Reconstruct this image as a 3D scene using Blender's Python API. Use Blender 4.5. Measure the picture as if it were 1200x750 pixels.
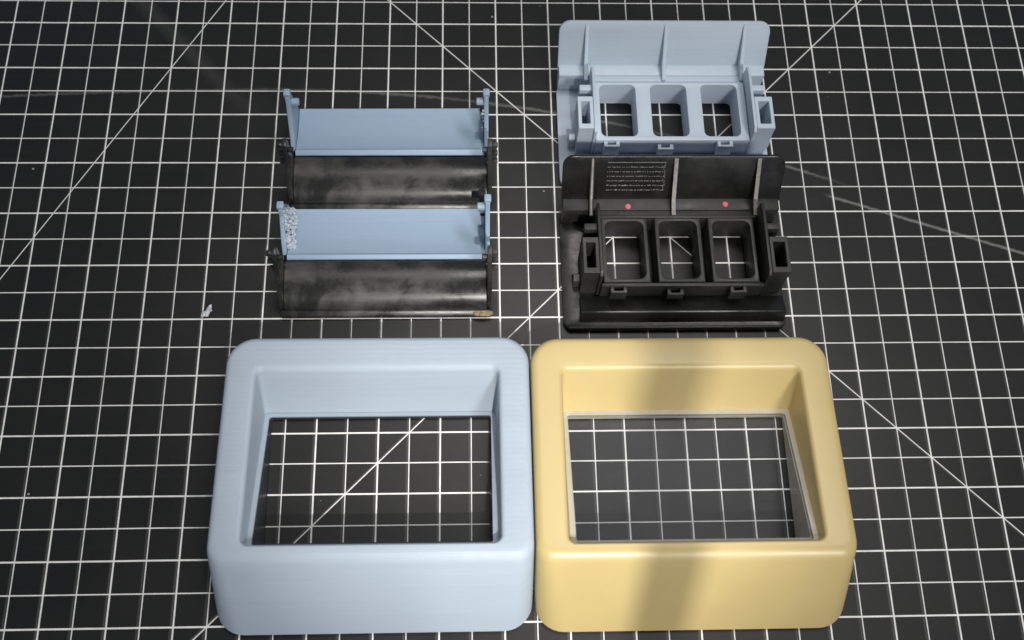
import bpy, bmesh, math, random
from mathutils import Vector, Matrix

random.seed(7)
S = 0.001                      # all modelling numbers are millimetres
scene = bpy.context.scene
for o in list(bpy.data.objects):
    bpy.data.objects.remove(o)

# ------------------------------------------------------------------ camera
cam_d = bpy.data.cameras.new('camera')
cam = bpy.data.objects.new('camera', cam_d)
scene.collection.objects.link(cam)
cam.location = (-24.136 * S, -172.999 * S, 430.847 * S)
cam.rotation_euler = (0.379804, -0.030861, -0.018565)
cam_d.sensor_width = 36.0
cam_d.lens = 36.0 * 1265.015 / 1200.0
cam_d.clip_start = 0.01
cam_d.clip_end = 50.0
cam_d.dof.use_dof = True
cam_d.dof.focus_distance = 0.462
cam_d.dof.aperture_fstop = 13.0
scene.camera = cam

# ------------------------------------------------------------------ world and lamps
world = bpy.data.worlds.new('World')
scene.world = world
world.use_nodes = True
bg = world.node_tree.nodes['Background']
bg.inputs['Color'].default_value = (0.86, 0.95, 1.06, 1)
bg.inputs['Strength'].default_value = 0.175


def aim(o, target):
    d = Vector(target) * S - o.location
    o.rotation_euler = d.to_track_quat('-Z', 'Y').to_euler()


def lamp(name, kind, loc, target, power, color, **kw):
    d = bpy.data.lights.new(name, kind)
    d.energy = power
    d.color = color
    for k, v in kw.items():
        setattr(d, k, v)
    o = bpy.data.objects.new(name, d)
    scene.collection.objects.link(o)
    o.location = Vector(loc) * S
    aim(o, target)
    return o


# bench lamp on the front right, its pool of light falls between the two bezels
lamp('bench_lamp', 'SPOT', (55, -430, 550), (-4, -42, 0), 16.2, (1.0, 0.965, 0.91),
     spot_size=math.radians(25.5), spot_blend=1.0, shadow_soft_size=0.0055)
# ceiling panel behind the bench: gives the sheen on the mat
lamp('ceiling_panel', 'AREA', (240, 360, 1150), (40, -20, 0), 5.8, (1.0, 0.97, 0.93),
     shape='RECTANGLE', size=0.86, size_y=0.26)
# fill lamp added at the front right to brighten front faces and rear walls
lamp('front_fill', 'AREA', (440, -820, 930), (50, 20, 0), 7.2, (1.0, 0.985, 0.96),
     shape='RECTANGLE', size=0.20, size_y=0.20)

scene.view_settings.view_transform = 'Standard'
scene.view_settings.look = 'None'
scene.view_settings.exposure = 0.0
scene.view_settings.gamma = 1.0
scene.view_settings.use_curve_mapping = False
scene.render.engine = 'CYCLES'

# ------------------------------------------------------------------ materials


class NT:
    """small helper to write node trees"""

    def __init__(self, name):
        self.m = bpy.data.materials.new(name)
        self.m.use_nodes = True
        self.t = self.m.node_tree
        self.b = self.t.nodes['Principled BSDF']

    def n(self, kind, **kw):
        nd = self.t.nodes.new(kind)
        for k, v in kw.items():
            setattr(nd, k, v)
        return nd

    def link(self, a, b):
        self.t.links.new(a, b)

    def math(self, op, a, b=None, c=None):
        nd = self.n('ShaderNodeMath', operation=op)
        for i, v in enumerate((a, b, c)):
            if v is None:
                continue
            if isinstance(v, (int, float)):
                nd.inputs[i].default_value = v
            else:
                self.link(v, nd.inputs[i])
        return nd.outputs[0]

    def noise(self, scale, detail=4, rough=0.55, vec=None):
        nd = self.n('ShaderNodeTexNoise')
        nd.inputs['Scale'].default_value = scale
        nd.inputs['Detail'].default_value = detail
        nd.inputs['Roughness'].default_value = rough
        if vec is not None:
            self.link(vec, nd.inputs['Vector'])
        return nd.outputs['Fac']

    def ramp(self, fac, p0, p1, v0=0.0, v1=1.0):
        nd = self.n('ShaderNodeMapRange')
        nd.clamp = True
        self.link(fac, nd.inputs['Value'])
        nd.inputs['From Min'].default_value = p0
        nd.inputs['From Max'].default_value = p1
        nd.inputs['To Min'].default_value = v0
        nd.inputs['To Max'].default_value = v1
        return nd.outputs[0]

    def mix(self, fac, a, b):
        nd = self.n('ShaderNodeMix', data_type='RGBA')
        ins = [i for i in nd.inputs if i.type == 'RGBA']
        if isinstance(fac, (int, float)):
            nd.inputs['Factor'].default_value = fac
        else:
            self.link(fac, nd.inputs['Factor'])
        for i, v in zip(ins, (a, b)):
            if isinstance(v, tuple):
                i.default_value = (*v, 1)
            else:
                self.link(v, i)
        return [o for o in nd.outputs if o.type == 'RGBA'][0]

    def bump(self, h, strength, dist):
        nd = self.n('ShaderNodeBump')
        nd.inputs['Strength'].default_value = strength
        nd.inputs['Distance'].default_value = dist
        self.link(h, nd.inputs['Height'])
        self.link(nd.outputs[0], self.b.inputs['Normal'])


def sepxyz(t, vec):
    nd = t.n('ShaderNodeSeparateXYZ')
    t.link(vec, nd.inputs[0])
    return nd.outputs


def print_plastic(name, col, layer_axis=2, pitch=0.2, rough=0.42):
    """3D printed plastic: fine layer ridges and slight unevenness"""
    t = NT(name)
    co = t.n('ShaderNodeTexCoord').outputs['Object']
    ax = sepxyz(t, co)[layer_axis]
    wob = t.noise(60, 3, 0.5, co)
    ph = t.math('ADD', t.math('MULTIPLY', ax, 2 * math.pi / (pitch * S)), t.math('MULTIPLY', wob, 5.0))
    wave = t.math('SINE', ph)
    coarse = t.noise(1.0, 5, 0.7)
    cmap = t.n('ShaderNodeCombineXYZ')
    x, y, z = sepxyz(t, co)
    t.link(t.math('MULTIPLY', x, 12), cmap.inputs[0])
    t.link(t.math('MULTIPLY', y, 12), cmap.inputs[1])
    t.link(t.math('MULTIPLY', ax, 900), cmap.inputs[2])
    bands = t.noise(1.0, 3, 0.6, cmap.outputs[0])
    mott = t.noise(220, 5, 0.6, co)
    c1 = t.mix(t.ramp(bands, 0.3, 0.7), tuple(v * 0.96 for v in col), tuple(min(1, v * 1.03) for v in col))
    c2 = t.mix(t.ramp(mott, 0.35, 0.75, 0, 0.22), c1, tuple(v * 0.82 + 0.06 for v in col))
    spk = t.noise(1500, 2, 0.5, co)
    c2 = t.mix(t.ramp(spk, 0.72, 0.78, 0, 0.45), c2, tuple(min(1, v * 1.25 + 0.05) for v in col))
    t.link(c2, t.b.inputs['Base Color'])
    t.link(t.ramp(mott, 0.2, 0.8, rough - 0.06, rough + 0.12), t.b.inputs['Roughness'])
    h = t.math('ADD', t.math('MULTIPLY', wave, 1.0), t.math('MULTIPLY', bands, 1.6))
    t.bump(h, 0.4, 0.000035)
    return t.m


def moulded_plastic(name, col, rough=0.4, grain=0.5):
    t = NT(name)
    co = t.n('ShaderNodeTexCoord').outputs['Object']
    big = t.noise(25, 4, 0.6, co)
    fine = t.noise(1800, 2, 0.5, co)
    spots = t.noise(420, 4, 0.75, co)
    c1 = t.mix(t.ramp(big, 0.3, 0.7), tuple(v * 0.95 for v in col), tuple(min(1, v * 1.04) for v in col))
    c2 = t.mix(t.ramp(spots, 0.70, 0.78, 0, 0.35), c1, tuple(v * 0.7 for v in col))
    lint = t.noise(900, 3, 0.6, co)
    c2 = t.mix(t.ramp(lint, 0.73, 0.80, 0, 0.4), c2, (0.85, 0.78, 0.62))
    t.link(c2, t.b.inputs['Base Color'])
    t.link(t.ramp(big, 0.2, 0.8, rough - 0.07, rough + 0.08), t.b.inputs['Roughness'])
    t.bump(fine, grain, 0.00004)
    return t.m


def black_plastic(name, scuff=0.5, rough=0.33, base=0.014, smear=0.0):
    """old black moulding with rubbed grey patches, fine scratches and dust"""
    t = NT(name)
    co = t.n('ShaderNodeTexCoord').outputs['Object']
    big = t.noise(55, 6, 0.68, co)
    big.node.inputs['Distortion'].default_value = smear
    fine = t.noise(900, 3, 0.6, co)
    st = t.n('ShaderNodeMapping')
    st.inputs['Scale'].default_value = (60, 900, 300)
    st.inputs['Rotation'].default_value = (0, 0, 0.5)
    t.link(co, st.inputs['Vector'])
    scr = t.noise(1.0, 3, 0.6, st.outputs[0])
    patch = t.ramp(big, 0.46, 0.70)
    m = t.math('MULTIPLY', patch, t.ramp(scr, 0.25, 0.75, 0.45, 1.0))
    col = t.mix(t.math('MULTIPLY', m, scuff), (base, base, base * 0.96), (0.165, 0.155, 0.142))
    col = t.mix(t.ramp(fine, 0.68, 0.76, 0, 0.25), col, (0.25, 0.24, 0.22))
    t.link(col, t.b.inputs['Base Color'])
    t.link(t.ramp(big, 0.36, 0.64, rough, rough + 0.26), t.b.inputs['Roughness'])
    h = t.math('ADD', t.math('MULTIPLY', scr, 0.7), t.math('MULTIPLY', big, 1.2))
    t.bump(h, 0.25, 0.00012)
    return t.m


def plain(name, col, rough=0.5, metallic=0.0, noise_amt=0.15, scale=300):
    t = NT(name)
    co = t.n('ShaderNodeTexCoord').outputs['Object']
    f = t.noise(scale, 4, 0.6, co)
    c = t.mix(t.ramp(f, 0.3, 0.7), tuple(v * (1 - noise_amt) for v in col), tuple(min(1, v * (1 + noise_amt)) for v in col))
    t.link(c, t.b.inputs['Base Color'])
    t.b.inputs['Roughness'].default_value = rough
    t.b.inputs['Metallic'].default_value = metallic
    return t.m


CELL = 12.7


def mat_material():
    """black self-healing mat with printed half-inch grid, thicker inch lines and angle lines"""
    t = NT('cutting_mat_print')
    co = t.n('ShaderNodeTexCoord').outputs['Object']
    x, y, z = sepxyz(t, co)
    X = t.math('MULTIPLY', x, 1 / S)
    Y = t.math('MULTIPLY', y, 1 / S)
    c = t.math('ADD', t.math('DIVIDE', X, CELL), 14.0)      # column number
    r = t.math('SUBTRACT', 13.0, t.math('DIVIDE', Y, CELL))  # row number

    def line(v, half_thin, half_thick, soft=0.05, off=0.0):
        """v in cells; full ink inside the half width (mm), inch lines (odd cells) thicker"""
        if off:
            v = t.math('ADD', v, off)
        near = t.math('ROUND', v)
        d = t.math('MULTIPLY', t.math('ABSOLUTE', t.math('SUBTRACT', v, near)), CELL)
        par = t.math('ABSOLUTE', t.math('MODULO', near, 2.0))
        half = t.math('ADD', half_thin, t.math('MULTIPLY', par, half_thick - half_thin))
        e = t.math('SUBTRACT', half, d)
        return t.ramp(e, -soft, soft)

    def single(d, half, soft=0.06):
        return t.ramp(t.math('SUBTRACT', half, t.math('ABSOLUTE', d)), -soft, soft)

    wear = t.noise(140, 5, 0.65, co)
    jit = t.math('MULTIPLY', t.math('SUBTRACT', t.noise(35, 2, 0.5, co), 0.5), 0.012)
    cv = t.math('ADD', c, jit)
    rv = t.math('ADD', r, jit)
    vert = line(cv, 0.20, 0.31, 0.03)
    hori = line(rv, 0.23, 0.33, 0.03)
    d45a = single(t.math('MULTIPLY', t.math('SUBTRACT', t.math('ADD', c, r), 27.0), CELL * 0.7071), 0.21)
    d45b = single(t.math('MULTIPLY', t.math('SUBTRACT', t.math('SUBTRACT', c, r), 9.0), CELL * 0.7071), 0.21)
    # sixty-degree line on the left
    d60 = single(t.math('MULTIPLY', t.math('SUBTRACT', t.math('ADD', c, t.math('MULTIPLY', r, 0.5774)), 1 + 3 * 0.5774), CELL * 0.866), 0.21)
    lines = vert
    for l in (hori, d45a, d45b, d60):
        lines = t.math('MAXIMUM', lines, l)
    ink = t.math('MULTIPLY', lines, t.ramp(wear, 0.2, 0.6, 0.70, 1.0))
    # faint offset copy of the upright and angle lines, shifting more towards the front edge
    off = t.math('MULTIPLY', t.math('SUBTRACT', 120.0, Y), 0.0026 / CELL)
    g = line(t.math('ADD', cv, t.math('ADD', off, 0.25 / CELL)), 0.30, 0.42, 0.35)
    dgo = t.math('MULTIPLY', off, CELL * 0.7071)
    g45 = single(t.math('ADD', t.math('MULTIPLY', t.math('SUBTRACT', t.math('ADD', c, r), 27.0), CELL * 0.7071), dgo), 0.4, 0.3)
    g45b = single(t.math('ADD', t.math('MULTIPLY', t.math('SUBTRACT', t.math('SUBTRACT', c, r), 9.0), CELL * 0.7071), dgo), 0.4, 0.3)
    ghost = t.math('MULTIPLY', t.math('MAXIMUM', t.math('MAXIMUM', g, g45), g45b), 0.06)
    # scratches: one long shallow arc and one straight scrape on the right
    xs = t.math('ADD', X, 115.0)
    arc = t.math('SUBTRACT', Y, t.math('SUBTRACT', 115.0, t.math('MULTIPLY', t.math('MULTIPLY', xs, xs), t.ramp(xs, -10, 10, 2.4e-4, 7.4e-4))))
    rough_edge = t.math('MULTIPLY', t.math('SUBTRACT', t.noise(400, 4, 0.7, co), 0.5), 2.6)
    s1 = single(t.math('ADD', arc, rough_edge), 0.6, 0.5)
    s1 = t.math('MULTIPLY', s1, t.ramp(X, 150, 130))
    s1 = t.math('MULTIPLY', s1, t.ramp(X, -150, -20, 0.8, 1.0))
    fibre_map = t.n('ShaderNodeMapping')
    fibre_map.inputs['Rotation'].default_value = (0, 0, 0.33)
    fibre_map.inputs['Scale'].default_value = (60, 2200, 1)
    t.link(co, fibre_map.inputs['Vector'])
    fibre = t.ramp(t.noise(1.0, 4, 0.7, fibre_map.outputs[0]), 0.3, 0.65, 0.35, 1.25)
    # only stretches of the arc are scraped hard
    s1 = t.math('MULTIPLY', s1, t.ramp(t.noise(9, 3, 0.6, co), 0.35, 0.6, 0.25, 1.0))
    ln = t.math('SUBTRACT', Y, t.math('SUBTRACT', 58.1, t.math('MULTIPLY', t.math('SUBTRACT', X, 139.2), 0.345)))
    s2 = single(t.math('ADD', ln, t.math('MULTIPLY', rough_edge, 0.6)), 0.6, 0.45)
    s2 = t.math('MULTIPLY', s2, t.ramp(X, 135, 141))
    scr = t.math('MAXIMUM', t.math('MULTIPLY', s1, 0.16), t.math('MULTIPLY', t.math('MULTIPLY', s2, fibre), 0.26))
    # faint smear upper left
    sm = t.math('SUBTRACT', X, t.math('SUBTRACT', -165.0, t.math('MULTIPLY', t.math('SUBTRACT', Y, 145.0), 0.9)))
    smear = t.math('MULTIPLY', single(t.math('ADD', sm, t.math('MULTIPLY', rough_edge, 3)), 3, 4), t.ramp(Y, 95, 125))
    scr = t.math('MAXIMUM', scr, t.math('MULTIPLY', smear, 0.035))
    # dust
    vor = t.n('ShaderNodeTexVoronoi')
    vor.inputs['Scale'].default_value = 95
    t.link(co, vor.inputs['Vector'])
    pick = t.n('ShaderNodeSeparateColor')
    t.link(vor.outputs['Color'], pick.inputs[0])
    keep = t.math('GREATER_THAN', pick.outputs[0], 0.60)
    size = t.math('MULTIPLY', pick.outputs[1], 0.07)
    dust = t.math('MULTIPLY', t.math('LESS_THAN', t.math('ADD', vor.outputs['Distance'], t.math('MULTIPLY', t.noise(1500, 2, 0.5, co), 0.02)), size), keep)
    dust = t.math('MULTIPLY', dust, 0.38)
    # base
    blot = t.noise(16, 5, 0.6, co)
    grain = t.noise(2600, 3, 0.6, co)
    base = t.mix(t.ramp(blot, 0.3, 0.7), (0.0048, 0.0047, 0.0046), (0.0080, 0.0078, 0.0076))
    streak_map = t.n('ShaderNodeMapping')
    streak_map.inputs['Scale'].default_value = (14, 420, 1)
    t.link(co, streak_map.inputs['Vector'])
    streak = t.noise(1.0, 5, 0.7, streak_map.outputs[0])
    base = t.mix(t.ramp(streak, 0.5, 0.85, 0, 0.4), base, (0.019, 0.0185, 0.018))
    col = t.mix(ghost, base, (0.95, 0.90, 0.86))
    col = t.mix(scr, col, (0.80, 0.78, 0.76))
    col = t.mix(dust, col, (0.75, 0.74, 0.72))
    col = t.mix(ink, col, (0.90, 0.89, 0.87))
    t.link(col, t.b.inputs['Base Color'])
    t.link(t.ramp(blot, 0.3, 0.7, 0.38, 0.47), t.b.inputs['Roughness'])
    t.b.inputs['Specular IOR Level'].default_value = 0.5
    h = t.math('ADD', t.math('MULTIPLY', grain, 1.0), t.math('MULTIPLY', scr, -6.0))
    t.bump(h, 0.35, 0.00005)
    return t.m


M = {}
M['mat'] = mat_material()
M['table'] = plain('table_laminate', (0.32, 0.30, 0.27), 0.5)
M['blue'] = print_plastic('blue_grey_print', (0.39, 0.455, 0.53))
M['blue_flap'] = print_plastic('blue_print_flap', (0.31, 0.415, 0.54), layer_axis=1, rough=0.38)
M['blue_tray'] = print_plastic('blue_print_tray', (0.52, 0.60, 0.69), layer_axis=2)
M['residue'] = plain('support_residue', (0.50, 0.56, 0.62), 0.6, noise_amt=0.12, scale=900)
M['yellow'] = moulded_plastic('cream_yellow_plastic', (0.545, 0.425, 0.188), 0.36)
M['gasket'] = plain('grey_gasket', (0.50, 0.47, 0.39), 0.45, noise_amt=0.06)
M['black'] = black_plastic('black_tray_plastic', 0.14, 0.33, 0.020)
M['black_gloss'] = black_plastic('black_gloss_plastic', 0.03, 0.16, 0.009)
M['black_flap'] = black_plastic('black_flap_plastic', 0.48, 0.18, 0.016, 0.3)
M['worn'] = plain('rubbed_black_edge', (0.20, 0.185, 0.165), 0.5, noise_amt=0.35, scale=700)
M['tan'] = plain('glue_stain', (0.22, 0.15, 0.085), 0.5, noise_amt=0.4, scale=500)
M['red'] = plain('red_paint', (0.62, 0.13, 0.14), 0.4, noise_amt=0.12)
M['text'] = plain('rubbed_moulded_lettering', (0.21, 0.205, 0.195), 0.5, noise_amt=0.5, scale=1200)
M['faint'] = plain('faint_raised_marks', (0.07, 0.067, 0.062), 0.45, noise_amt=0.4, scale=1200)
M['crumb'] = plain('pale_blue_crumb', (0.62, 0.66, 0.72), 0.5)


def lens_material():
    t = NT('clear_lens')
    t.t.nodes.remove(t.b)
    out = t.t.nodes['Material Output']
    tr = t.n('ShaderNodeBsdfTransparent')
    tr.inputs[0].default_value = (0.985, 0.99, 1.0, 1)
    gl = t.n('ShaderNodeBsdfGlossy')
    gl.inputs['Roughness'].default_value = 0.03
    fr = t.n('ShaderNodeFresnel')
    fr.inputs['IOR'].default_value = 1.45
    mx = t.n('ShaderNodeMixShader')
    t.link(t.math('MULTIPLY', fr.outputs[0], 0.30), mx.inputs[0])
    t.link(tr.outputs[0], mx.inputs[1])
    t.link(gl.outputs[0], mx.inputs[2])
    t.link(mx.outputs[0], out.inputs['Surface'])
    return t.m


def flange_material():
    t = NT('smoky_clear_flange')
    out = t.t.nodes['Material Output']
    t.b.inputs['Base Color'].default_value = (0.72, 0.70, 0.63, 1)
    t.b.inputs['Roughness'].default_value = 0.3
    tr = t.n('ShaderNodeBsdfTransparent')
    mx = t.n('ShaderNodeMixShader')
    co = t.n('ShaderNodeTexCoord').outputs['Object']
    t.link(t.ramp(t.noise(120, 3, 0.6, co), 0.3, 0.7, 0.60, 0.72), mx.inputs[0])
    t.link(tr.outputs[0], mx.inputs[1])
    t.link(t.b.outputs[0], mx.inputs[2])
    t.link(mx.outputs[0], out.inputs['Surface'])
    return t.m


M['lens'] = lens_material()
M['flange'] = flange_material()

# ------------------------------------------------------------------ mesh helpers


def link(name, mesh, mat, parent=None, loc=None):
    o = bpy.data.objects.new(name, mesh)
    scene.collection.objects.link(o)
    if mat is not None:
        mesh.materials.append(mat)
    if parent is not None:
        o.parent = parent
    if loc is not None:
        o.location = Vector(loc) * S
    return o


def finish(bm, angle=35):
    bmesh.ops.recalc_face_normals(bm, faces=bm.faces)
    me = bpy.data.meshes.new('mesh')
    bm.to_mesh(me)
    bm.free()
    for p in me.polygons:
        p.use_smooth = True
    me.set_sharp_from_angle(angle=math.radians(angle))
    return me


def bevel(bm, w, seg=2, angle=30):
    edges = [e for e in bm.edges if len(e.link_faces) == 2 and e.calc_face_angle(0) > math.radians(angle)]
    if edges and w > 0:
        bmesh.ops.bevel(bm, geom=edges, offset=w * S, segments=seg, profile=0.5, affect='EDGES', clamp_overlap=True)


def box_bm(x0, x1, y0, y1, z0, z1, w=0.3, seg=2):
    bm = bmesh.new()
    bmesh.ops.create_cube(bm, size=1)
    for v in bm.verts:
        v.co = Vector(((x0 if v.co.x < 0 else x1) * S, (y0 if v.co.y < 0 else y1) * S, (z0 if v.co.z < 0 else z1) * S))
    bevel(bm, w, seg)
    return bm


def extrude_profile(pts, a0, a1, axis='x', w=0.3, seg=2):
    """closed polygon pts in the plane perpendicular to the axis, extruded from a0 to a1"""
    bm = bmesh.new()

    def P(a, p):
        if axis == 'x':
            return (a * S, p[0] * S, p[1] * S)
        if axis == 'y':
            return (p[0] * S, a * S, p[1] * S)
        return (p[0] * S, p[1] * S, a * S)
    lo = [bm.verts.new(P(a0, p)) for p in pts]
    hi = [bm.verts.new(P(a1, p)) for p in pts]
    n = len(pts)
    bm.faces.new(lo)
    bm.faces.new(hi)
    for i in range(n):
        bm.faces.new((lo[i], lo[(i + 1) % n], hi[(i + 1) % n], hi[i]))
    bmesh.ops.recalc_face_normals(bm, faces=bm.faces)
    bevel(bm, w, seg)
    return bm


def cyl_bm(p0, p1, r, seg=14, w=0.25):
    bm = bmesh.new()
    a, b = Vector(p0) * S, Vector(p1) * S
    d = b - a
    mt = Matrix.Translation((a + b) / 2) @ d.to_track_quat('Z', 'Y').to_matrix().to_4x4()
    bmesh.ops.create_cone(bm, cap_ends=True, segments=seg, radius1=r * S, radius2=r * S, depth=d.length, matrix=mt)
    bevel(bm, w, 1, 60)
    return bm


def rrect(x0, x1, y0, y1, rF, rB, n=9):
    """rounded rectangle, counter-clockwise, front corners radius rF, back corners rB"""
    pts = []
    for cx, cy, r, a0 in ((x1 - rF, y0 + rF, rF, -90), (x1 - rB, y1 - rB, rB, 0), (x0 + rB, y1 - rB, rB, 90), (x0 + rF, y0 + rF, rF, 180)):
        for i in range(n):
            a = math.radians(a0 + 90 * i / (n - 1))
            pts.append((cx + r * math.cos(a), cy + r * math.sin(a)))
    return pts


def loft(loops, close_ring=True):
    bm = bmesh.new()
    rows = [[bm.verts.new(Vector(p) * S) for p in lp] for lp in loops]
    n = len(rows[0])
    m = len(rows)
    for k in range(m if close_ring else m - 1):
        A, B = rows[k], rows[(k + 1) % m]
        for i in range(n):
            bm.faces.new((A[i], A[(i + 1) % n], B[(i + 1) % n], B[i]))
    return bm


def empty(name, loc, rz=0.0):
    o = bpy.data.objects.new(name, None)
    scene.collection.objects.link(o)
    o.empty_display_size = 0.01
    o.location = Vector(loc) * S
    o.rotation_euler = (0, 0, rz)
    return o


def tag(o, label=None, cat=None, group=None, kind=None):
    if label:
        o['label'] = label
    if cat:
        o['category'] = cat
    if group:
        o['group'] = group
    if kind:
        o['kind'] = kind
    return o


# ------------------------------------------------------------------ setting: table and cutting mat
tag(link('table', finish(box_bm(-800, 800, -500, 600, -40, -3.2, 2)), M['table']), kind='structure')
mat_o = link('cutting_mat', finish(extrude_profile(rrect(-445, 445, -290, 300, 6, 6), -3.0, 0.0, 'z', 0.5, 2)), M['mat'])
tag(mat_o, kind='structure')

# ------------------------------------------------------------------ the two bezels
BW, BD = 121.4, 115.0          # plan size
RUN = 25.0                     # how far the front face leans back
ZF, ZB = 28.0, 20.0            # height of the rim at the front shoulder and at the back


def ztop(v):
    return ZF + (ZB - ZF) * (v - RUN) / (BD - RUN)


def zlip(v):
    return 3.2 + (22.0 - 3.2) * (87.0 - v) / (87.0 - 31.0)


def bez(s, p0, p1, p2):
    return (1 - s) ** 2 * p0 + 2 * s * (1 - s) * p1 + s * s * p2


def bezel_loops(soft):
    hx = BW / 2
    L = []

    def outer(inset, front, zf, rF=6.0, rB=11.5):
        pts = rrect(-hx + inset, hx - inset, front, BD - inset, max(rF - inset, 1), max(rB - inset, 1))
        return [(x, y, zf(y)) for x, y in pts]
    L.append(outer(1.6, 2.0, lambda v: 0.35, 11.5))
    L.append(outer(0.35, 0.5, lambda v: 1.2, 11.5))
    L.append(outer(0.0, 0.4, lambda v: 2.0, 11.4))
    R = soft
    for f in (0.25, 0.5, 0.75, 1.0):
        L.append(outer(0, 0.4 + (RUN * (1 - R / ZF) - 0.4) * f, lambda v, f=f: 2.0 + (ztop(v) - R - 2.0) * f, 11.4 - 4.8 * f))
    n = 8
    for i in range(1, n + 1):
        s = i / n
        ins = bez(s, 0, 0, R)
        fr = bez(s, RUN * (1 - R / ZF), RUN, RUN + 3.6)
        drop = bez(s, R, 0, 0)
        L.append(outer(ins, fr, lambda v, d=drop: ztop(v) - d, 6.6))
    # inner rim
    ri = 3.2
    tx_, bk, ft = 12.4, 13.6, 30.0

    def inner(dx, dbk, dft, zf, r):
        pts = rrect(-hx + tx_ + dx, hx - tx_ - dx, ft + dft, BD - bk - dbk, r, r)
        return [(x, y, zf(y)) for x, y in pts]
    for i in range(0, 6):
        s = i / 5
        L.append(inner(bez(s, -1.8, 0, 0.12), bez(s, -2.2, 0, 1.6), bez(s, -0.9, 0, 0.1), lambda v, s=s: ztop(v) - bez(s, 0, 0, 2.2), 4.5 - 2.2 * s))
    # funnel down to the lip
    for s in (0.35, 0.7, 1.0):
        db = 1.6 + (13.2 - 1.6) * s
        L.append(inner(0.12 + 0.9 * s, db, 0.1 + 0.8 * s, lambda v, s=s: (ztop(v) - 2.2) * (1 - s) + zlip(v) * s, 2.3 - 0.9 * s))
    return L, inner


def bezel(name, mat, loc, rz, soft):
    root = empty(name, loc, rz)
    L, inner = bezel_loops(soft)
    lip_out = L[-1]
    # underside of the funnel and inner side of the outer wall, so that the frame is closed
    L.append(inner(-0.6, 13.0, 0.6, lambda v: zlip(v) - 1.4, 1.4))
    L.append(inner(-1.2, 13.0, 0.6, lambda v: 0.25, 1.4))
    body = link('frame_body', finish(loft(L), 32), mat, root)
    return root, inner


blue_bezel, inner = bezel('display_bezel', M['blue'], (-62.6, -130.9, 0), 0.0, 2.9)
tag(blue_bezel, 'matte pale blue-grey printed bezel with large open window and sloped front', 'bezel', 'front bezels lying side by side')


def lip_part(name, mat, root, w, up, down_to=None):
    a = inner(0.95, 12.7, 0.75, lambda v: zlip(v) + up, 1.4)
    b = inner(0.95 + w, 12.7 + w * 1.1, 0.75, lambda v: zlip(v) + up, 1.2)
    c = inner(0.95 + w, 12.7 + w * 1.1, 0.75, lambda v: zlip(v) + up - 1.3, 1.2)
    d = inner(0.95, 12.7, 0.75, lambda v: zlip(v) + up - 1.3, 1.4)
    return link(name, finish(loft([a, b, c, d]), 30), mat, root)


lip_part('inner_lip', M['blue'], blue_bezel, 2.0, -0.5)
seam = link('layer_seam', finish(box_bm(-56.5, -50.5, 58.0, 58.6, ztop(58) - 0.3, ztop(58) + 0.10, 0.05), 30), M['blue'], blue_bezel)
M['skirt'] = plain('skirt_lip_shade', (0.030, 0.034, 0.042), 0.35, noise_amt=0.2, scale=120)  # near-black colour stands in for the shade on the wall under the lip
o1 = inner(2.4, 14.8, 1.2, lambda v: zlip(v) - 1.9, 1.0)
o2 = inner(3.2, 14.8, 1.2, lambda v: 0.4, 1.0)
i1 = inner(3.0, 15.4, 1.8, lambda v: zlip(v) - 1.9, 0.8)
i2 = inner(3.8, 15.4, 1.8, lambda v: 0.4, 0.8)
link('shade_skirt', finish(loft([o1, i1, i2, o2]), 30), M['skirt'], blue_bezel)

yellow_bezel, inner = bezel('display_bezel', M['yellow'], (59.4, -131.6, 0), 0.0, 3.3)
tag(yellow_bezel, 'glossy cream-yellow moulded bezel with clear window and grey window gasket', 'bezel', 'front bezels lying side by side')
lip_part('window_gasket', M['gasket'], yellow_bezel, 2.0, 0.5)
# clear pane and its smoky side flange reaching down to the mat
bm = bmesh.new()
ring = inner(2.2, 14.2, 1.0, lambda v: zlip(v) - 0.3, 1.0)
top = [bm.verts.new(Vector(p) * S) for p in ring]
bm.faces.new(top)
ext = bmesh.ops.extrude_face_region(bm, geom=list(bm.faces))
for v in ext['geom']:
    if isinstance(v, bmesh.types.BMVert):
        v.co.z -= 0.8 * S
link('clear_pane', finish(bm, 20), M['lens'], yellow_bezel)
o1 = inner(2.6, 14.8, 1.2, lambda v: zlip(v) - 1.3, 1.0)
o2 = inner(2.6, 14.8, 1.2, lambda v: 0.4, 1.0)
i1 = inner(3.4, 15.6, 2.0, lambda v: zlip(v) - 1.3, 0.8)
i2 = inner(3.4, 15.6, 2.0, lambda v: 0.4, 0.8)
link('pane_flange', finish(loft([o1, i1, i2, o2]), 30), M['flange'], yellow_bezel)

# ------------------------------------------------------------------ hinged flaps
FD = 24.5


def zpan(v):
    return 0.9 + 4.2 * ((v - FD * 0.80) / (FD * 0.8)) ** 2


def zarch(v):
    return 1.0 + 9.0 * math.sqrt(max(0.0, 1 - ((v - 14.0) / 14.2) ** 2))


def panel_mesh(w, black, thick=1.6):
    n = 26
    if black:     # convex, like part of a drum
        up = [(20.6 * (i / n) ** 1.6, zarch(20.6 * (i / n) ** 1.6)) for i in range(n + 1)]
    else:
        up = [(FD * i / n, zpan(FD * i / n) + thick) for i in range(n + 1)]
    dn = [(v, max(0.4, z - thick)) for v, z in reversed(up)]
    if black:
        dn = [(v + 1.6 * (1 - v / 20.6), z) for v, z in dn]
    return extrude_profile(up + dn, 0, w, 'x', 0.25, 1)


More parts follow.
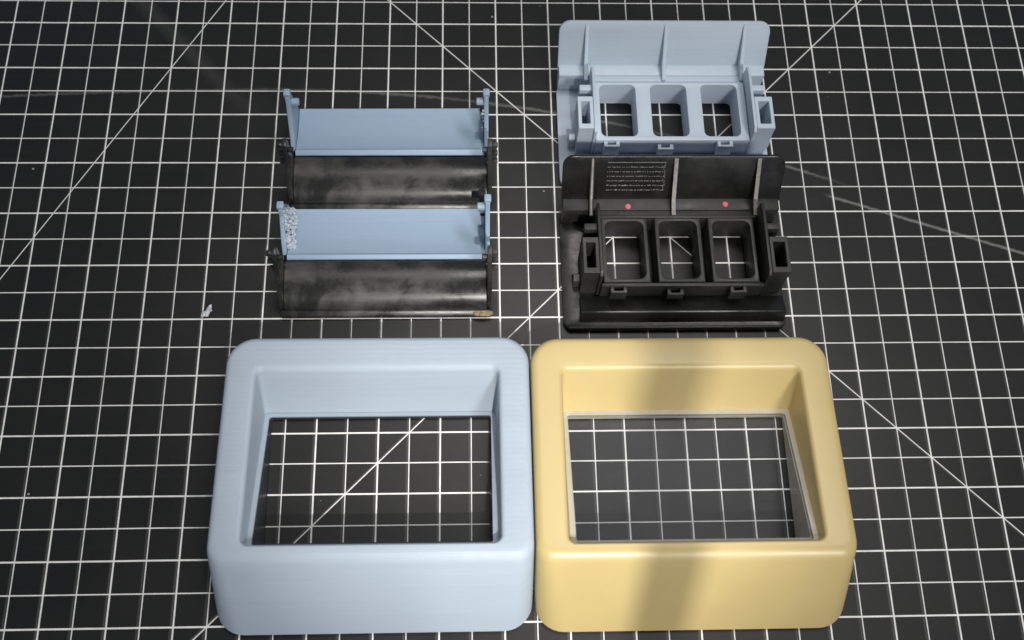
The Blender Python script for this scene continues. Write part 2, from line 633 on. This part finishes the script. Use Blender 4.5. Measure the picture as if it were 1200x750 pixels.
def flap(name, mat, loc, w, rz, label, black, left_cut=0.0):
    root = empty(name, loc, rz)
    tag(root, label, 'flap', 'curved flaps lying in a column')
    link('panel', finish(panel_mesh(w, black), 30), mat, root)
    # front lip: a small rolled edge along the panel
    z0 = 1.6 if black else zpan(0)
    lip = extrude_profile([(-2.4, z0 - 1.4), (0.6, z0 - 0.4), (0.6, z0 + 1.8), (-0.4, z0 + 2.3), (-2.4, z0 + 0.9)], -1.5 if black else 0.0, w + (1.5 if black else 0.0), 'x', 0.5, 2)
    link('front_lip', finish(lip, 30), mat, root)
    for side in (-1, 1):
        x0, x1 = (-2.1, -0.1) if side < 0 else (w + 0.1, w + 2.1)
        prof = [(0.6, zpan(0.6) + 0.2), (FD * 0.5, zpan(FD * 0.5)), (FD - 0.4, zpan(FD - 0.4) + 0.2), (FD - 1.0, 9.0), (18.6, 26.0), (17.6, 30.0), (13.6, 30.0), (12.8, 26.0), (5.0, 11.0)]
        dz = 2.0 + (left_cut if side < 0 else 0.0)
        prof = [(v, z - dz if z > 20 else z) for v, z in prof]
        if black:
            dz = 0.0
            prof = [(0.6, 0.6), (18.8, 0.6), (19.2, 9.0), (18.4, 26.0), (17.6, 30.0), (13.6, 30.0), (12.4, 25.0), (2.0, 8.0)]
        arm = link('end_arm', finish(extrude_profile(prof, x0, x1, 'x', 0.35, 2), 30), mat, root)
        inn = x1 if side < 0 else x0
        out = x0 if side < 0 else x1
        link('peg', finish(cyl_bm((inn, 15.2, 24.5 - dz), (inn - side * (2.2 if black else 3.4), 15.2, 24.5 - dz), 1.3 if black else 1.7), 40), mat, arm)
        if black:
            for k, (pv, pz) in enumerate(((15.4, 28.0), (14.2, 23.5), (13.0, 19.0))):
                link('hinge_tooth', finish(box_bm(min(out, out + side * 2.4), max(out, out + side * 2.4), pv - 1.0, pv + 1.0, pz - 1.0, pz + 1.0, 0.3), 30), mat, arm)
        else:
            link('arm_tip', finish(box_bm(x0 - 0.5, x1 + 0.5, 14.0, 17.4, 29.2 - dz, 31.6 - dz, 0.6), 30), mat, arm)
    return root


f1 = flap('hinged_flap', M['blue_flap'], (-103.6, 78.6, 0), 84.6, 0.004, 'blue printed flap farthest back on the left, clean smooth arms', False)
f2 = flap('hinged_flap', M['black_flap'], (-103.2, 53.2, 0), 85.4, 0.0, 'worn black flap with dull grey scuffs lying between the two blue flaps', True)
f3 = flap('hinged_flap', M['blue_flap'], (-104.4, 26.8, 0), 85.4, 0.0, 'blue printed flap with rough crumbly left arm, between the two black flaps', False, 6.0)
f4 = flap('hinged_flap', M['black_flap'], (-104.4, 2.2, 0), 86.0, 0.0, 'black flap with bright shine at right end, just behind the blue-grey bezel', True)

# rough support residue on the left arm of the nearer blue flap
bm = bmesh.new()
rnd = random.Random(3)
for k in range(300):
    s = rnd.random()
    v = 4 + 15 * rnd.random()
    z = 5 + (21 - abs(v - 14) * 1.3 - 5) * s
    r = 0.5 + 0.6 * rnd.random()
    mt = Matrix.Translation(Vector((0.2 + 2.8 * rnd.random() ** 1.5, v, z)) * S) @ Matrix.Rotation(rnd.random() * 6, 4, 'X') @ Matrix.Rotation(rnd.random() * 6, 4, 'Z')
    bmesh.ops.create_icosphere(bm, subdivisions=1, radius=r * S, matrix=mt)
for v in bm.verts:
    v.co += Vector((rnd.uniform(-.3, .3), rnd.uniform(-.4, .4), rnd.uniform(-.4, .4))) * S
res = link('support_residue', finish(bm, 10), M['residue'], f3)
res['label'] = 'rough pale grey support residue on the left arm'
# a few burrs and a dark burn spot on the right arm of the far blue flap
bm = bmesh.new()
for k in range(9):
    z = rnd.uniform(6, 24)
    mt = Matrix.Translation(Vector((84.4 - rnd.random() * 0.5, rnd.uniform(6, 17), z)) * S)
    bmesh.ops.create_icosphere(bm, subdivisions=1, radius=rnd.uniform(0.3, 0.75) * S, matrix=mt)
link('burr', finish(bm, 10), M['residue'], f1)
# sooty smudge by the right arm of the far blue flap and the dark slot of the nearer one
for f, v, z in ((f1, 19.5, 7.6), (f3, 18.5, 8.4)):
    bm = bmesh.new()
    for k in range(4):
        mt = Matrix.Translation(Vector((84.3 + rnd.uniform(-0.9, 0.7), v + rnd.uniform(-1.6, 1.6), z + rnd.uniform(-1.6, 1.6))) * S)
        bmesh.ops.create_icosphere(bm, subdivisions=2, radius=rnd.uniform(0.6, 1.1) * S, matrix=mt)
    link('soot_smudge', finish(bm, 60), M['black_gloss'], f)
# tan glue stain on the right corner of the nearest black flap
bm = bmesh.new()
for k in range(14):
    mt = Matrix.Translation(Vector((86 + rnd.uniform(-4.5, 1.2), -1.2 + rnd.uniform(-0.8, 1.0), 2.9 + rnd.uniform(0, .5))) * S) @ Matrix.Diagonal((1.4, 0.8, 0.35, 1))
    bmesh.ops.create_icosphere(bm, subdivisions=2, radius=rnd.uniform(0.7, 1.4) * S, matrix=mt)
link('glue_stain', finish(bm, 60), M['tan'], f4)

# ------------------------------------------------------------------ switch carriers


def window_block_bm(u0, u1, v0, v1, z0, z1, wins, slots, w=0.35, rc=0.0):
    """slab with rounded through holes: built from a grid of boxes is avoided, uses rings per hole"""
    bm = bmesh.new()
    holes = [rrect(a, b, c, d, r, r, 6) for a, b, c, d, r in wins]
    from mathutils.geometry import delaunay_2d_cdt
    outer = rrect(u0, u1, v0, v1, rc, 0.3, 6) if rc else [(u0, v0), (u1, v0), (u1, v1), (u0, v1)]
    pts = list(outer)
    edges = [(i, (i + 1) % len(outer)) for i in range(len(outer))]
    for h in holes:
        b = len(pts)
        pts += h
        edges += [(b + i, b + (i + 1) % len(h)) for i in range(len(h))]
    vs, es, fs, *_ = delaunay_2d_cdt([Vector(p) for p in pts], edges, [], 0, 1e-6)

    def inside(p, poly):
        c = False
        for i in range(len(poly)):
            (x1, y1), (x2, y2) = poly[i], poly[i - 1]
            if (y1 > p[1]) != (y2 > p[1]) and p[0] < (x2 - x1) * (p[1] - y1) / (y2 - y1) + x1:
                c = not c
        return c
    tv = [bm.verts.new((v.x * S, v.y * S, z1 * S)) for v in vs]
    bv = [bm.verts.new((v.x * S, v.y * S, z0 * S)) for v in vs]
    for f in fs:
        cx = sum(vs[i].x for i in f) / len(f)
        cy = sum(vs[i].y for i in f) / len(f)
        if not inside((cx, cy), outer) or any(inside((cx, cy), h) for h in holes):
            continue
        bm.faces.new([tv[i] for i in f])
        bm.faces.new([bv[i] for i in reversed(f)])
    bmesh.ops.delete(bm, geom=[v for v in bm.verts if not v.link_faces], context='VERTS')
    bound = [e for e in bm.edges if len(e.link_faces) == 1 and e.verts[0].co.z > (z0 + z1) / 2 * S]
    lut = {(round(v.co.x, 7), round(v.co.y, 7)): v for v in bm.verts if v.co.z < (z0 + z1) / 2 * S}
    for e in bound:
        a, b = e.verts
        a2, b2 = lut[(round(a.co.x, 7), round(a.co.y, 7))], lut[(round(b.co.x, 7), round(b.co.y, 7))]
        bm.faces.new((a, b, b2, a2))
    bmesh.ops.recalc_face_normals(bm, faces=bm.faces)
    top = [e for e in bm.edges if len(e.link_faces) == 2 and e.calc_face_angle(0) > 0.6 and all(v.co.z > (z1 - 0.01) * S for v in e.verts)]
    bmesh.ops.bevel(bm, geom=top, offset=w * S, segments=2, profile=0.5, affect='EDGES', clamp_overlap=True)
    return bm


def socket_bm(u0, u1, v0, v1, z0, z1, t):
    """box with a rectangular pocket in its top"""
    o = [(u0, v0), (u1, v0), (u1, v1), (u0, v1)]
    i = [(u0 + t, v0 + t * 1.5), (u1 - t, v0 + t * 1.5), (u1 - t, v1 - t * 1.5), (u0 + t, v1 - t * 1.5)]
    bm = bmesh.new()
    rows = [[bm.verts.new(Vector((x, y, z)) * S) for x, y in lp] for lp, z in ((o, z0), (o, z1), (i, z1), (i, z0 + 4))]
    for k in range(3):
        for j in range(4):
            bm.faces.new((rows[k][j], rows[k][(j + 1) % 4], rows[k + 1][(j + 1) % 4], rows[k + 1][j]))
    bm.faces.new(rows[0])
    bm.faces.new(rows[3])
    bmesh.ops.recalc_face_normals(bm, faces=bm.faces)
    bevel(bm, 0.25, 1)
    return bm


TW, TD = 96.0, 69.0


def carrier(name, mat, gloss, loc, rz, label, black):
    root = empty(name, loc, rz)
    tag(root, label, 'switch panel', 'switch carriers standing one behind the other')
    # upright rear wall, leaning back, with rounded top corners: a bent sheet
    t = 2.0
    p0, p1 = Vector((0, 56.6, 13.6)), Vector((0, 67.6, 32.0))
    up = (p1 - p0).normalized()
    nrm = Vector((0, -up.z, up.y))           # towards the camera
    hgt = (p1 - p0).length
    out = rrect(0, TW, -1.0, hgt, 0.6, 5.0, 8)
    bm = bmesh.new()
    fr = [bm.verts.new((p0 + up * b + Vector((a, 0, 0))) * S) for a, b in out]
    bk = [bm.verts.new((p0 + up * b + Vector((a, 0, 0)) - nrm * t) * S) for a, b in out]
    bm.faces.new(fr)
    bm.faces.new(bk)
    for i in range(len(out)):
        j = (i + 1) % len(out)
        bm.faces.new((fr[i], fr[j], bk[j], bk[i]))
    bmesh.ops.recalc_face_normals(bm, faces=bm.faces)
    bevel(bm, 0.4, 2, 50)
    wall = link('rear_wall', finish(bm, 30), gloss, root)
    # shelf and skirt in front of the wall
    prof = [(57.4, 14.0), (51.4, 13.8), (51.4, 0.4), (57.0, 0.4), (58.6, 13.0)]
    link('shelf', finish(extrude_profile(prof, 0.4, TW - 0.4, 'x', 0.6, 2), 30), mat, root)
    link('shelf_step', finish(box_bm(15.6, 84.6, 46.6, 51.3, 2.4, 13.9, 0.3), 30), mat, root)
    # base flange lying on the mat, rounded front corners
    bm = extrude_profile(rrect(0, TW, 0, 45.8, 5.0, 0.5, 7), 0.3, 2.3, 'z', 0.6, 2)
    hole_flange = window_block_bm(0, TW, 0, 51.2, 0.3, 2.3, [(a - 0.8, b + 0.8, 17.0, 45.3, 2.5) for a, b in ((18.2, 34.6), (41.4, 57.8), (64.6, 81.0))], [], 0.5, 4.5)
    bm.free()
    link('base_flange', finish(hole_flange, 30), gloss, root)
    rim = extrude_profile([(0.0, 2.4), (1.6, 2.4), (1.4, 3.5), (0.4, 3.5)], 2.0, TW - 2.0, 'x', 0.3, 2)
    link('front_rim', finish(rim, 30), mat, root)
    # three-window block
    WINS = [(18.2, 34.6), (41.4, 57.8), (64.6, 81.0)]
    if not black:
        b = window_block_bm(15.6, 84.6, 15.8, 46.4, 2.4, 16.0, [(a, c, 18.0, 45.0, 2.6) for a, c in WINS], [])
        link('window_block', finish(b, 30), mat, root)
    else:
        for a, c in WINS:
            b = window_block_bm(a - 1.7, c + 1.7, 16.4, 46.6, 2.4, 16.0, [(a, c, 18.0, 45.0, 3.0)], [])
            link('window_frame', finish(b, 30), mat, root)
        link('front_strip', finish(box_bm(15.6, 84.6, 14.6, 16.3, 2.4, 15.4, 0.3), 30), mat, root)
        link('back_strip', finish(box_bm(15.6, 84.6, 46.7, 48.1, 13.95, 15.6, 0.3), 30), mat, root)
        for a in (36.6, 59.9):
            link('slot_floor', finish(box_bm(a, a + 2.8, 16.4, 46.6, 2.4, 5.0, 0.2), 30), gloss, root)
    # three gussets between wall and block
    for k, u in enumerate((12.6, 48.4, 84.2)):
        prof = [(66.8, 31.4), (56.9, 13.8), (48.2, 13.8), (48.2, 15.2), (54.0, 17.6)]
        r = link('gusset', finish(extrude_profile(prof, u - 0.9, u + 0.9, 'x', 0.25, 2), 30), mat, root)
        if black:   # rubbed pale top edge
            e = extrude_profile([(66.5, 31.5), (66.8, 31.75), (54.0, 17.95), (48.2, 15.5), (48.2, 15.25), (54.0, 17.65)], u - (0.35 if k == 0 else 0.85), u + (0.35 if k == 0 else 0.85), 'x', 0.08, 1)
            link('worn_edge', finish(e, 30), M['worn'], r)
    # side walls and sockets
    for side in (-1, 1):
        u = 14.2 if side < 0 else 84.9
        prof = [(16.0, 2.4), (16.0, 22.5), (18.0, 24.2), (46.0, 24.2), (50.5, 22.5), (51.3, 14.2), (51.3, 2.4)]
        w = link('side_wall', finish(extrude_profile(prof, u, u + 1.3, 'x', 0.25, 2), 30), mat, root)
        a, b = (7.2, 14.1) if side < 0 else (86.3, 94.3)
        link('socket', finish(socket_bm(a, b, 17.2, 33.6, 2.4, 24.0, 1.6), 30), mat, root)
        a, b = (8.6, 14.1) if side < 0 else (86.3, 92.0)
        link('stop_block', finish(box_bm(a, b, 38.0, 41.0, 2.4, 22.0, 0.3), 30), mat, root)
        a, b = (4.2, 7.1) if side < 0 else (94.4, 96.4)
        link('latch_tab', finish(extrude_profile([(20, 2.4), (20, 8.5), (23, 10.0), (26, 2.4)], a, b, 'x', 0.3, 1), 30), mat, root)
    # clip tabs on the front edge
    vf = 14.5 if black else 15.7
    for u, zt in ((22.6, 15.8), (47.0, 13.4), (73.4, 15.8)):
        prof = [(u - 3.5, vf), (u - 3.5, vf - 3.0), (u + 3.5, vf - 3.0), (u + 3.5, vf), (u + 1.9, vf), (u + 1.9, vf - 1.9), (u - 1.9, vf - 1.9), (u - 1.9, vf)]
        link('clip_tab', finish(extrude_profile(prof, 8.6, zt, 'z', 0.25, 2), 30), mat, root)
    # stepped front bar
    prof = [(14.4, 2.4), (14.4, 5.4), (8.5, 7.6), (6.2, 8.6), (5.4, 8.0), (3.4, 2.4)]
    bar = link('front_bar', finish(extrude_profile(prof, 7.0, 95.0, 'x', 0.35, 2), 30), gloss if black else mat, root)
    if black:
        # raised tool marks: rows of tiny moulded lettering on the left bay of the wall
        bm = bmesh.new()
        rr = random.Random(11)

        def stamp(u, h, w, hh):
            c = p0 + up * h + Vector((u, 0, 0)) + nrm * 0.06
            vs = []
            for du, dh in ((-w / 2, -hh / 2), (w / 2, -hh / 2), (w / 2, hh / 2), (-w / 2, hh / 2)):
                vs.append(c + Vector((du, 0, 0)) + up * dh)
            lo = [bm.verts.new((v - nrm * 0.1) * S) for v in vs]
            hi = [bm.verts.new((v + nrm * 0.09) * S) for v in vs]
            bm.faces.new(hi)
            for i in range(4):
                bm.faces.new((lo[i], lo[(i + 1) % 4], hi[(i + 1) % 4], hi[i]))
        for row in range(7):
            h = 18.6 - row * 2.25
            u = 19.2
            while u < 43.8:
                if row == 0:
                    stamp(u + 0.6, h, 1.2, 0.22)
                    u += 1.2
                else:
                    w = rr.uniform(0.25, 1.0)
                    stamp(u + w / 2, h + rr.uniform(-0.12, 0.12), w, rr.choice((0.18, 0.3, 0.5 if row > 4 else 0.3)))
                    u += w + rr.choice((0.12, 0.2, 0.55))
        for k in range(16):
            stamp(43.9 + rr.uniform(-0.5, 0.5), 5.4 + k * 0.84, 0.3, 0.4)
        link('moulded_lettering', finish(bm, 20), M['text'], wall)
        # small raised characters and two dots of red paint on the shelf
        bm = bmesh.new()

        def dash(u, v, w, d):
            z = 13.9
            bmesh.ops.create_cube(bm, size=1, matrix=Matrix.Translation(Vector((u, v, z + 0.1)) * S) @ Matrix.Diagonal((w * S, d * S, 0.3 * S, 1)))
        for u0 in (34.6, 37.0):
            for du, dv, w, d in ((0, 1.0, 1.3, .2), (0, -1.0, 1.3, .2), (-.6, 0, .2, 1.8), (.6, 0, .2, 1.8)):
                dash(u0 + du, 52.4 + dv * 0.8, w, d)
        for u0 in (57.5, 61.2, 63.4):
            for du, dv, w, d in ((0, -1.0, 1.3, .2), (-.6, 0, .2, 1.8), (.6, 0.3, .2, 1.2)):
                dash(u0 + du, 52.4 + dv * 0.8, w, d)
        for u0 in (26, 28, 31, 62, 64, 65.5, 67):
            dash(u0, 49.8, 0.5, 0.5)
        link('raised_characters', finish(bm, 20), M['faint'], root)
        for u, v in ((29.0, 53.2), (71.8, 54.2)):
            d = cyl_bm((u, v, 13.4), (u, v, 14.35), 1.3, 18, 0.3)
            link('red_paint_dot', finish(d, 40), M['red'], root)
    return root


carrier('switch_panel', M['black'], M['black_gloss'], (14.4, -7.0, 0), 0.0,
        'black moulded three-window switch panel with two red paint dots', True)
carrier('switch_panel', M['blue_tray'], M['blue_tray'], (15.2, 62.4, 0), 0.0,
        'pale blue printed three-window switch panel standing farthest back on the mat', False)

# ------------------------------------------------------------------ crumb of plastic on the mat
bm = bmesh.new()
rnd = random.Random(5)
for dx, dy, r in ((0, 0, 1.5), (1.1, 1.4, 1.3), (-1.0, -0.9, 1.2), (1.4, 2.6, 0.9), (0.2, -1.2, 1.0)):
    bmesh.ops.create_icosphere(bm, subdivisions=1, radius=r * S, matrix=Matrix.Translation(Vector((dx, dy, 1.0)) * S))
for v in bm.verts:
    v.co += Vector((rnd.uniform(-.35, .35), rnd.uniform(-.35, .35), rnd.uniform(-.25, .35))) * S
    v.co.z = max(v.co.z, 0.05 * S)
crumb = link('plastic_crumb', finish(bm, 15), M['crumb'], None, (-138.0, 2.6, 0))
tag(crumb, 'small pale crumb of broken plastic alone on the black mat', 'crumb')

# ------------------------------------------------------------------ added shadow caster, out of view
# unseen rod, added between lamp and yellow bezel to throw the band of shade
LP = Vector((55, -430, 550))
A, B = Vector((60, -18, 20)), Vector((47, -131, 2))
top_pt = LP + ((A + (A - B) * 0.22) - LP) * 0.36
foot = B + (B - A) * 1.6
foot.z = 4.0
rod_dir = (top_pt - foot).normalized()
blocker = empty('shadow_rod', (foot.x, foot.y, 0))
tag(blocker, 'added black rod, out of view, whose shadow falls across the yellow bezel', 'blocker')
base_v = Vector((foot.x, foot.y, 0))
p = foot - base_v
q = top_pt - base_v
M['rubber'] = plain('black_rubber', (0.02, 0.02, 0.02), 0.6)
link('upper_tube', finish(cyl_bm(p + (q - p) * 0.55, q, 5.4, 20, 0.3), 40), M['rubber'], blocker)
link('lower_tube', finish(cyl_bm(p + (q - p) * 0.02, p + (q - p) * 0.57, 4.8, 20, 0.3), 40), M['rubber'], blocker)
link('rod_collar', finish(cyl_bm(p + (q - p) * 0.53, p + (q - p) * 0.58, 6.4, 20, 0.5), 40), M['rubber'], blocker)
link('rod_foot', finish(cyl_bm(p - (q - p).normalized() * 2.5, p + (q - p) * 0.03, 5.0, 20, 0.8), 40), M['rubber'], blocker)
